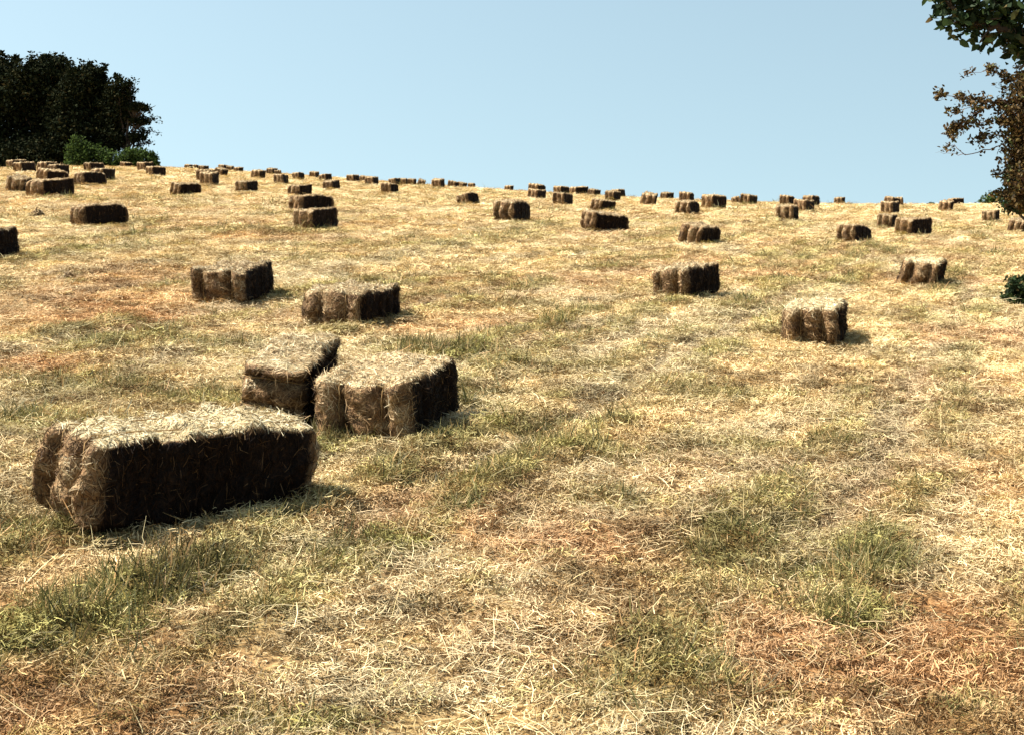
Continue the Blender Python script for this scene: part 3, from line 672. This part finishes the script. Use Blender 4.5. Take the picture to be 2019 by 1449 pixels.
hay_heap(6.08, 36.71, .16, .11, 3, .4, 'small dull heap of spilt hay on the upper slope between two bales')
hay_heap(-3.61, 20.41, .09, .07, 4, .3, 'tiny dark wisp of hay lying behind the twin bales')
hay_heap(-0.88, 14.52, .08, .08, 5, .5, 'little pointed wisp of hay beside the dark end of the squat bale')

# ---------------------------------------------------------------- trees, hedges, bushes
def leaves(rng, P, size, flat=.0, fold=.25, shaped=False):
    """one folded leaf (two triangles each side of the rib -> a quad pair) at every point"""
    n = len(P); N = rng.normal(0, 1, (n, 3)); N[:, 2] += flat; N /= np.linalg.norm(N, axis=1)[:, None]
    T = rng.normal(0, 1, (n, 3)); T -= N*np.sum(T*N, 1, keepdims=True); T /= np.linalg.norm(T, axis=1)[:, None]; S = np.cross(N, T)
    s = (size*rng.uniform(.6, 1.35, n))[:, None]
    up = N*s*fold*.3
    if shaped:
        V = np.stack([P, P+T*s*.30+S*s*.26+up, P+T*s*.68+S*s*.22+up, P+T*s-up*.5, P+T*s*.68-S*s*.22+up, P+T*s*.30-S*s*.26+up], 1).reshape(-1, 3)
        b = (np.arange(n)*6)[:, None]
        return V, np.concatenate([b+np.array([[0, 1, 2, 3]]), b+np.array([[0, 3, 4, 5]])])
    V = np.stack([P, P+T*s*.45+S*s*.30+up, P+T*s, P+T*s*.45-S*s*.30+up], 1).reshape(-1, 3)
    b = (np.arange(n)*4)[:, None]
    return V, np.concatenate([b+np.array([[0, 1, 2]]), b+np.array([[0, 2, 3]])])
def limb_path(rng, a, b, n=6, wob=.08, droop=0):
    a = np.array(a, float); b = np.array(b, float); t = np.linspace(0, 1, n)[:, None]; L = np.linalg.norm(b-a)
    p = a+(b-a)*t; w = rng.normal(0, wob*L/n, (n, 3)).cumsum(0); w -= w[0]; w = w-t*w[-1]
    p = p+w; p[:, 2] += (droop*L*np.sin(t[:, 0]*math.pi)); return p
def tree(name, base, lobes, leaf_m, bark_m, nleaf, size, trunk_r, label, cat='tree', group=None, seed=0, spray=.35, flat=.4, stems=1, extra=None, fork=.3):
    """lobes: list of (centre xyz relative to base, radii xyz). Leaves grow in sprays at twig tips that fill the lobes."""
    rng = np.random.default_rng(seed); root = link(name, None, None, base); root.empty_display_size = .3
    tag(root, label, cat, group); bark = Acc(); pts = []
    vols = np.array([l[1][0]*l[1][1]*l[1][2] for l in lobes])**.67; vols /= vols.sum()
    top = max(l[0][2] for l in lobes); f0 = np.array((0, 0, top*fork))
    for s in range(stems):
        off = rng.normal(0, .12*(stems > 1), 3); off[2] = -.12
        bark.add(*tube(limb_path(rng, off, f0+off*.5, 6, .06), np.linspace(trunk_r, trunk_r*.75, 6)))
    for (c, rad), v in zip(lobes, vols):
        c = np.array(c, float); rad = np.array(rad, float)
        lp = limb_path(rng, f0, c, 8, .12, -.05); bark.add(*tube(lp, np.linspace(trunk_r*.7, trunk_r*.22, 8)))
        nt = max(6, int(nleaf*v/26)); 
        d = rng.normal(0, 1, (nt, 3)); d /= np.linalg.norm(d, axis=1)[:, None]; rr = rng.uniform(.25, 1.08, nt)**.6
        rr *= .82+.36*vn(d[:, 0]*2.2+seed, d[:, 2]*2.2+d[:, 1]*1.3, seed+9)
        tips = c+d*rad*rr[:, None]
        for t in tips[::max(1, nt//26)]:
            bark.add(*tube(limb_path(rng, lp[5], t, 5, .15), np.linspace(trunk_r*.2, trunk_r*.05, 5), 4))
        k = rng.poisson(26, nt); rep = np.repeat(tips, k, 0); dr = np.repeat(d, k, 0)
        sp = spray*float(np.mean(rad))*.55
        pts.append(rep+rng.normal(0, 1, rep.shape)*sp*np.array((1, 1, .6))+dr*rng.uniform(-.5, .9, (len(rep), 1))*sp)
    if extra:
        for path, r0, dens, lsp in extra:
            p = np.array(path, float); n = len(p); q = np.concatenate([np.linspace(p[i], p[i+1], 5, endpoint=False) for i in range(n-1)]+[p[-1:]])
            q[1:-1] += rng.normal(0, .012, q[1:-1].shape)
            bark.add(*tube(q, np.linspace(r0, r0*.25, len(q)), 5))
            seglen = np.linalg.norm(np.diff(q, axis=0), axis=1).sum()
            m = int(dens*seglen)
            if m:
                t = rng.uniform(.1, 1.02, m)*(len(q)-1); i0 = np.clip(t.astype(int), 0, len(q)-2); fr = (t-i0)[:, None]; c = q[i0]*(1-fr)+q[i0+1]*fr
                # short spurs with a rosette each
                sd = rng.normal(0, 1, (m, 3)); sd /= np.linalg.norm(sd, axis=1)[:, None]; e = c+sd*rng.uniform(.3, 1, (m, 1))*lsp
                for a, b in zip(c[::2], e[::2]): bark.add(*tube([a, (a+b)/2+rng.normal(0, .006, 3), b], [r0*.25, r0*.18, r0*.1], 3))
                kk = rng.poisson(11, m); rep = np.repeat(e, kk, 0); pts.append(rep+rng.normal(0, size*.55, rep.shape))
    P = np.concatenate(pts); P = P[P[:, 2] > .02]
    V, F = leaves(rng, P, size, flat, shaped=size < .1)
    link('branches' if stems > 1 else 'trunk', bark.mesh('trunk', bark_m, True), root)
    cr = link('crown', mesh_np('crown', V, F, leaf_m), root); cr['kind'] = 'stuff'
    return root
def gzs(x, y): return float(gz(np.array([x]), np.array([y]))[0])
bz = gzs(-41.86, 114)
tree('windswept_tree', (-41.86, 114, bz), [((a, b, c-bz), r) for (a, b, c), r in [((-0.61, -1.12, 14.14), (2.24, 2.24, 2.24)), ((1.31, 0.0, 14.14), (1.54, 1.54, 2.03)), ((1.31, 0.41, 16.09), (0.81, 0.81, 0.81)), ((0.21, -0.61, 11.09), (2.44, 2.44, 2.44)), ((1.43, 0.56, 9.05), (2.24, 2.24, 1.46)), ((-1.62, -1.02, 9.05), (2.03, 2.03, 1.63)), ((0.94, 0.0, 16.53), (0.24, 0.34, 0.49)), ((1.96, 0.14, 16.37), (0.28, 0.28, 0.41)), ((-0.0, -0.12, 16.37), (0.49, 0.49, 0.57))]], M_DARKLEAF, M_BARK, 24000, .30, .22, 'dark evergreen tree with a ragged upright top, deepest into the grove', 'tree', 'dark trees on the brow', seed=21, extra=None)
bz = gzs(-37.13, 112)
tree('windswept_tree', (-37.13, 112, bz), [((a, b, c-bz), r) for (a, b, c), r in [((-0.32, -0.84, 14.32), (1.68, 1.68, 1.68)), ((1.0, 0.0, 14.92), (1.68, 1.68, 1.44)), ((-0.8, 1.1, 11.92), (2.2, 2.2, 2.0)), ((1.8, -0.45, 12.32), (1.8, 1.8, 1.8)), ((0.4, 0.55, 9.52), (2.2, 2.2, 1.8)), ((-1.59, -0.6, 12.92), (1.2, 1.2, 1.2)), ((-0.72, 0.0, 15.72), (0.32, 0.34, 0.48)), ((0.48, 0.18, 16.19), (0.36, 0.36, 0.4)), ((1.6, -0.09, 15.92), (0.36, 0.36, 0.36)), ((-1.39, 0.1, 14.92), (0.4, 0.4, 0.56))]], M_DARKLEAF, M_BARK, 30000, .30, .24, 'broad dark domed tree, the widest of the grove', 'tree', 'dark trees on the brow', seed=22, extra=None)
bz = gzs(-33.13, 110)
tree('windswept_tree', (-33.13, 110, bz), [((a, b, c-bz), r) for (a, b, c), r in [((0.12, -0.71, 14.09), (1.41, 1.41, 1.26)), ((-0.59, 0.0, 12.13), (1.77, 1.77, 1.77)), ((1.06, 0.63, 12.92), (1.26, 1.26, 1.41)), ((-0.0, -0.54, 10.05), (2.16, 2.16, 1.8)), ((0.98, 0.16, 14.09), (0.63, 0.69, 0.98)), ((0.67, -0.16, 15.15), (0.31, 0.31, 0.39)), ((1.49, 0.0, 15.0), (0.24, 0.36, 0.51)), ((-0.59, 0.16, 14.88), (0.31, 0.31, 0.39))]], M_DARKLEAF, M_BARK, 24000, .28, .22, 'dark tree with a flat shoulder between the dome and the bare-limbed tree', 'tree', 'dark trees on the brow', seed=23, extra=None)
bz = gzs(-29.25, 108)
tree('windswept_tree', (-29.25, 108, bz), [((a, b, c-bz), r) for (a, b, c), r in [((-0.58, -0.39, 13.37), (0.77, 0.77, 0.92)), ((0.0, 0.0, 12.91), (0.46, 0.59, 0.85)), ((-1.08, 0.65, 11.56), (1.31, 1.31, 1.62)), ((0.84, -0.21, 12.02), (0.85, 0.85, 0.35)), ((0.88, 0.21, 11.06), (0.85, 0.85, 0.27)), ((0.77, -0.35, 9.75), (0.69, 0.69, 0.35)), ((-1.08, 0.0, 9.63), (1.0, 1.0, 1.0)), ((0.0, 0.27, 11.44), (0.54, 0.54, 0.62)), ((0.3, -0.06, 13.95), (0.23, 0.27, 0.39)), ((-0.77, 0.07, 14.25), (0.27, 0.27, 0.35))]], M_DARKLEAF, M_BARK, 13000, .22, .16, 'dark windswept tree with bare sideways limbs at the edge of the grove', 'tree', 'dark trees on the brow', seed=24, fork=.2, spray=.3, extra=[([(a, b, c-bz) for a, b, c in q], .07, 5, .35) for q in [[(0.388, 0.0, 7.98), (0.418, 0.15, 9.06), (0.768, 0.3, 9.92), (1.428, 0.45, 10.32), (2.118, 0.6, 10.18)], [(0.458, 0.0, 9.05), (1.118, 0.15, 9.3), (1.928, 0.3, 9.42)], [(0.458, 0.0, 8.98), (0.648, 0.15, 10.41), (1.268, 0.3, 11.08), (2.198, 0.45, 11.17)], [(0.848, 0.0, 10.59), (1.308, 0.15, 11.76), (2.118, 0.3, 12.2)], [(0.308, 0.0, 10.59), (0.348, 0.15, 12.54), (0.608, 0.3, 14.17)], [(0.188, 0.0, 11.36), (-0.232, 0.15, 12.92), (-0.392, 0.3, 14.48)]]])
bz = gzs(-37.25, 110)
tree('hedge_bush', (-37.25, 110, bz), [((a, b, c-bz), r) for (a, b, c), r in [((-1.96, -1.18, 8.33), (2.35, 2.35, 1.02)), ((1.18, 0.0, 8.48), (2.35, 2.35, 1.18))]], M_DARKLEAF, M_BARK, 14000, .26, .08, 'black shaded hedge bush under the grove', 'hedge', None, seed=31, stems=3, fork=.15, extra=None)
bz = gzs(-31.32, 106.5)
tree('hedge_bush', (-31.32, 106.5, bz), [((a, b, c-bz), r) for (a, b, c), r in [((-1.33, -0.3, 8.65), (0.61, 0.69, 0.99)), ((-0.49, 0.0, 8.42), (0.76, 0.76, 0.91)), ((0.42, 0.38, 8.19), (0.76, 0.76, 0.76)), ((1.33, -0.17, 7.96), (0.68, 0.68, 0.61)), ((2.09, 0.13, 7.81), (0.53, 0.53, 0.49)), ((-0.95, -0.46, 7.81), (0.91, 0.91, 0.61))]], M_HEDGE, M_BARK, 9000, .17, .07, 'green sloping hedge bush in front of the dark trees', 'hedge', None, seed=32, stems=3, fork=.15, extra=None)
bz = gzs(-27.71, 106.5)
tree('hedge_bush', (-27.71, 106.5, bz), [((a, b, c-bz), r) for (a, b, c), r in [((-1.06, -0.27, 8.19), (0.53, 0.53, 0.76)), ((-0.3, 0.0, 8.15), (0.68, 0.68, 0.76)), ((0.46, 0.28, 7.96), (0.57, 0.57, 0.61)), ((0.99, -0.09, 7.7), (0.34, 0.34, 0.38)), ((-0.76, 0.19, 7.62), (0.76, 0.76, 0.38))]], M_HEDGE, M_BARK, 7000, .17, .07, 'green rounded hedge bush at the open end of the grove', 'hedge', None, seed=33, stems=3, fork=.15, extra=None)
bz = gzs(46.53, 138)
tree('far_tree', (46.53, 138, bz), [((a, b, c-bz), r) for (a, b, c), r in [((-0.59, -0.3, 5.82), (0.59, 0.59, 0.54)), ((0.35, 0.0, 5.97), (0.69, 0.69, 0.59)), ((-0.14, 0.54, 5.08), (1.08, 1.08, 0.69))]], M_HEDGE, M_BARK, 3000, .2, .1, 'small round tree peeping over the brow beside the rusty tree', 'tree', None, seed=41, fork=.3, extra=None)
bz = gzs(40.18, 136)
tree('far_bush', (40.18, 136, bz), [((a, b, c-bz), r) for (a, b, c), r in [((-0.19, -0.19, 5.37), (0.39, 0.39, 0.24)), ((0.2, 0.0, 5.23), (0.49, 0.49, 0.34))]], M_HEDGE, M_BARK, 900, .16, .05, 'tiny bush just showing over the brow', 'bush', None, seed=42, fork=.3, extra=None)
bz = gzs(9.76, 24)
tree('hawthorn_tree', (9.76, 24, bz), [((a, b, c-bz), r) for (a, b, c), r in [((-0.68, -0.27, 4.3), (0.53, 0.53, 0.68)), ((-0.77, 0.0, 3.28), (0.51, 0.51, 0.6)), ((-0.96, 0.17, 2.72), (0.34, 0.34, 0.36)), ((-0.0, -0.17, 3.62), (0.68, 0.68, 0.94)), ((-1.09, 0.06, 2.4), (0.24, 0.24, 0.19)), ((-1.03, -0.1, 4.69), (0.21, 0.21, 0.27)), ((-1.21, 0.0, 3.92), (0.29, 0.29, 0.41)), ((-1.21, 0.1, 3.36), (0.21, 0.24, 0.34)), ((-1.28, -0.05, 2.76), (0.19, 0.19, 0.26)), ((-1.18, 0.04, 4.39), (0.17, 0.24, 0.34))]], M_RUST, M_BARK_B, 21000, .066, .11, 'rusty-leaved hawthorn with long twigs reaching over the field edge', 'tree', None, seed=51, spray=.3, extra=[([(a, b, c-bz) for a, b, c in q], r0, dn, ls) for q, r0, dn, ls in [([(-0.772, 0.0, 4.22), (-1.182, 0.05, 4.11), (-1.682, 0.1, 4.12), (-2.092, 0.15, 4.21), (-2.542, 0.2, 4.26)], 0.016, 26, 0.1), ([(-0.772, 0.0, 4.0), (-1.092, 0.05, 4.16), (-1.592, 0.1, 4.14), (-1.832, 0.15, 3.96), (-2.072, 0.2, 3.72), (-2.342, 0.25, 3.59)], 0.016, 20, 0.11), ([(-0.772, 0.0, 3.79), (-1.182, 0.05, 3.57), (-1.552, 0.1, 3.35), (-2.052, 0.15, 3.23), (-2.252, 0.2, 3.38), (-2.342, 0.25, 3.42)], 0.013, 3, 0.06), ([(-2.102, 0.0, 3.22), (-2.292, 0.05, 3.25), (-2.582, 0.1, 3.27)], 0.006, 1.5, 0.04), ([(-1.032, 0.0, 3.79), (-1.482, 0.05, 3.83), (-1.852, 0.1, 3.77), (-2.182, 0.15, 3.74), (-2.382, 0.2, 3.65)], 0.01, 22, 0.09), ([(-0.852, 0.0, 4.3), (-1.352, 0.05, 4.48), (-1.682, 0.1, 4.69), (-2.072, 0.15, 4.59)], 0.01, 18, 0.07), ([(-0.852, 0.0, 4.73), (-1.142, 0.05, 4.91), (-1.332, 0.1, 5.04), (-1.502, 0.15, 5.08)], 0.01, 14, 0.08), ([(-0.852, 0.0, 2.93), (-1.182, 0.05, 3.0), (-1.442, 0.1, 2.9), (-1.642, 0.15, 2.94)], 0.01, 12, 0.07), ([(-0.942, 0.0, 3.53), (-1.352, 0.05, 3.61), (-1.762, 0.1, 3.54), (-1.962, 0.15, 3.43)], 0.009, 24, 0.08), ([(-1.712, 0.0, 4.11), (-1.992, 0.05, 4.03), (-2.352, 0.1, 3.97)], 0.007, 24, 0.08), ([(-0.942, 0.0, 2.68), (-1.262, 0.05, 2.55), (-1.552, 0.1, 2.59)], 0.009, 16, 0.08), ([(-1.882, 0.0, 3.94), (-2.082, 0.05, 3.86), (-2.242, 0.1, 3.54), (-2.422, 0.15, 3.37)], 0.006, 7, 0.06), ([(-0.942, 0.0, 4.47), (-1.352, 0.05, 4.33), (-1.572, 0.1, 4.38)], 0.009, 12, 0.09), ([(-0.852, 0.0, 3.28), (-1.262, 0.05, 3.19), (-1.522, 0.1, 3.13)], 0.009, 14, 0.09)]])
bz = gzs(10.12, 27.0)
tree('edge_shrub', (10.12, 27.0, bz), [((a, b, c-bz), r) for (a, b, c), r in [((-0.29, -0.17, 3.18), (0.35, 0.35, 0.48)), ((-0.52, 0.0, 2.65), (0.25, 0.25, 0.35)), ((-0.1, 0.19, 3.66), (0.39, 0.4, 0.58)), ((-0.68, -0.03, 2.49), (0.13, 0.13, 0.17)), ((-0.58, 0.04, 3.04), (0.15, 0.16, 0.23)), ((0.24, -0.17, 2.31), (0.35, 0.35, 0.29)), ((0.33, 0.0, 1.74), (0.39, 0.39, 0.48))]], M_BROAD, M_BARK, 15000, .075, .07, 'dense dark green shrub behind the rusty hawthorn at the field edge', 'shrub', None, seed=55, stems=3, fork=.2, spray=.3, extra=None)
bz = gzs(4.02, 8.0)
tree('broadleaf_tree', (4.02, 8.0, bz), [((a, b, c-bz), r) for (a, b, c), r in [((0.15, -0.6, 5.1), (1.2, 1.2, 0.94)), ((0.4, 0.0, 3.82), (0.94, 0.94, 0.63)), ((0.66, 0.47, 4.96), (0.94, 0.94, 0.86)), ((-0.11, -0.12, 4.05), (0.49, 0.49, 0.34))]], M_BROAD, M_BARK, 11000, .062, .13, 'dark broad-leaved tree whose thick bough overhangs the field above the hawthorn', 'tree', None, seed=61, spray=.25, extra=[([(a, b, c-bz) for a, b, c in q], r0, dn, ls) for q, r0, dn, ls in [([(-0.004, 0.0, 2.65), (-0.484, 0.0, 2.76), (-0.824, 0.0, 2.84), (-1.114, 0.0, 2.9), (-1.244, 0.0, 2.94), (-1.394, 0.0, 2.97), (-1.524, 0.0, 3.04), (-1.624, 0.0, 3.14)], 0.042, 30, 0.13), ([(-0.824, 0.0, 2.93), (-1.114, 0.0, 3.04), (-1.314, 0.0, 3.08), (-1.514, 0.0, 3.12)], 0.014, 34, 0.12), ([(-1.394, 0.0, 2.97), (-1.484, 0.0, 2.99), (-1.564, 0.0, 3.03)], 0.008, 24, 0.05), ([(-0.914, 0.0, 2.88), (-1.084, 0.0, 2.91), (-1.184, 0.0, 2.93), (-1.214, 0.0, 2.86)], 0.008, 14, 0.06), ([(-1.024, 0.0, 3.08), (-1.194, 0.0, 3.13), (-1.394, 0.0, 3.18)], 0.014, 30, 0.12), ([(-0.774, 0.0, 2.82), (-1.024, 0.0, 2.82), (-1.154, 0.0, 2.83)], 0.01, 20, 0.06)]])
bz = gzs(6.06, 16.9)
tree('field_edge_bush', (6.06, 16.9, bz), [((a, b, c-bz), r) for (a, b, c), r in [((-0.07, -0.06, 1.24), (0.12, 0.12, 0.12)), ((0.05, 0.0, 1.18), (0.14, 0.14, 0.16)), ((-0.14, 0.04, 1.1), (0.07, 0.07, 0.07)), ((-0.01, -0.04, 1.06), (0.14, 0.14, 0.1))]], M_BROAD, M_BARK, 2200, .045, .018, 'low dark leafy bush at the field edge', 'bush', None, seed=71, stems=4, fork=.25, spray=.4, extra=None)
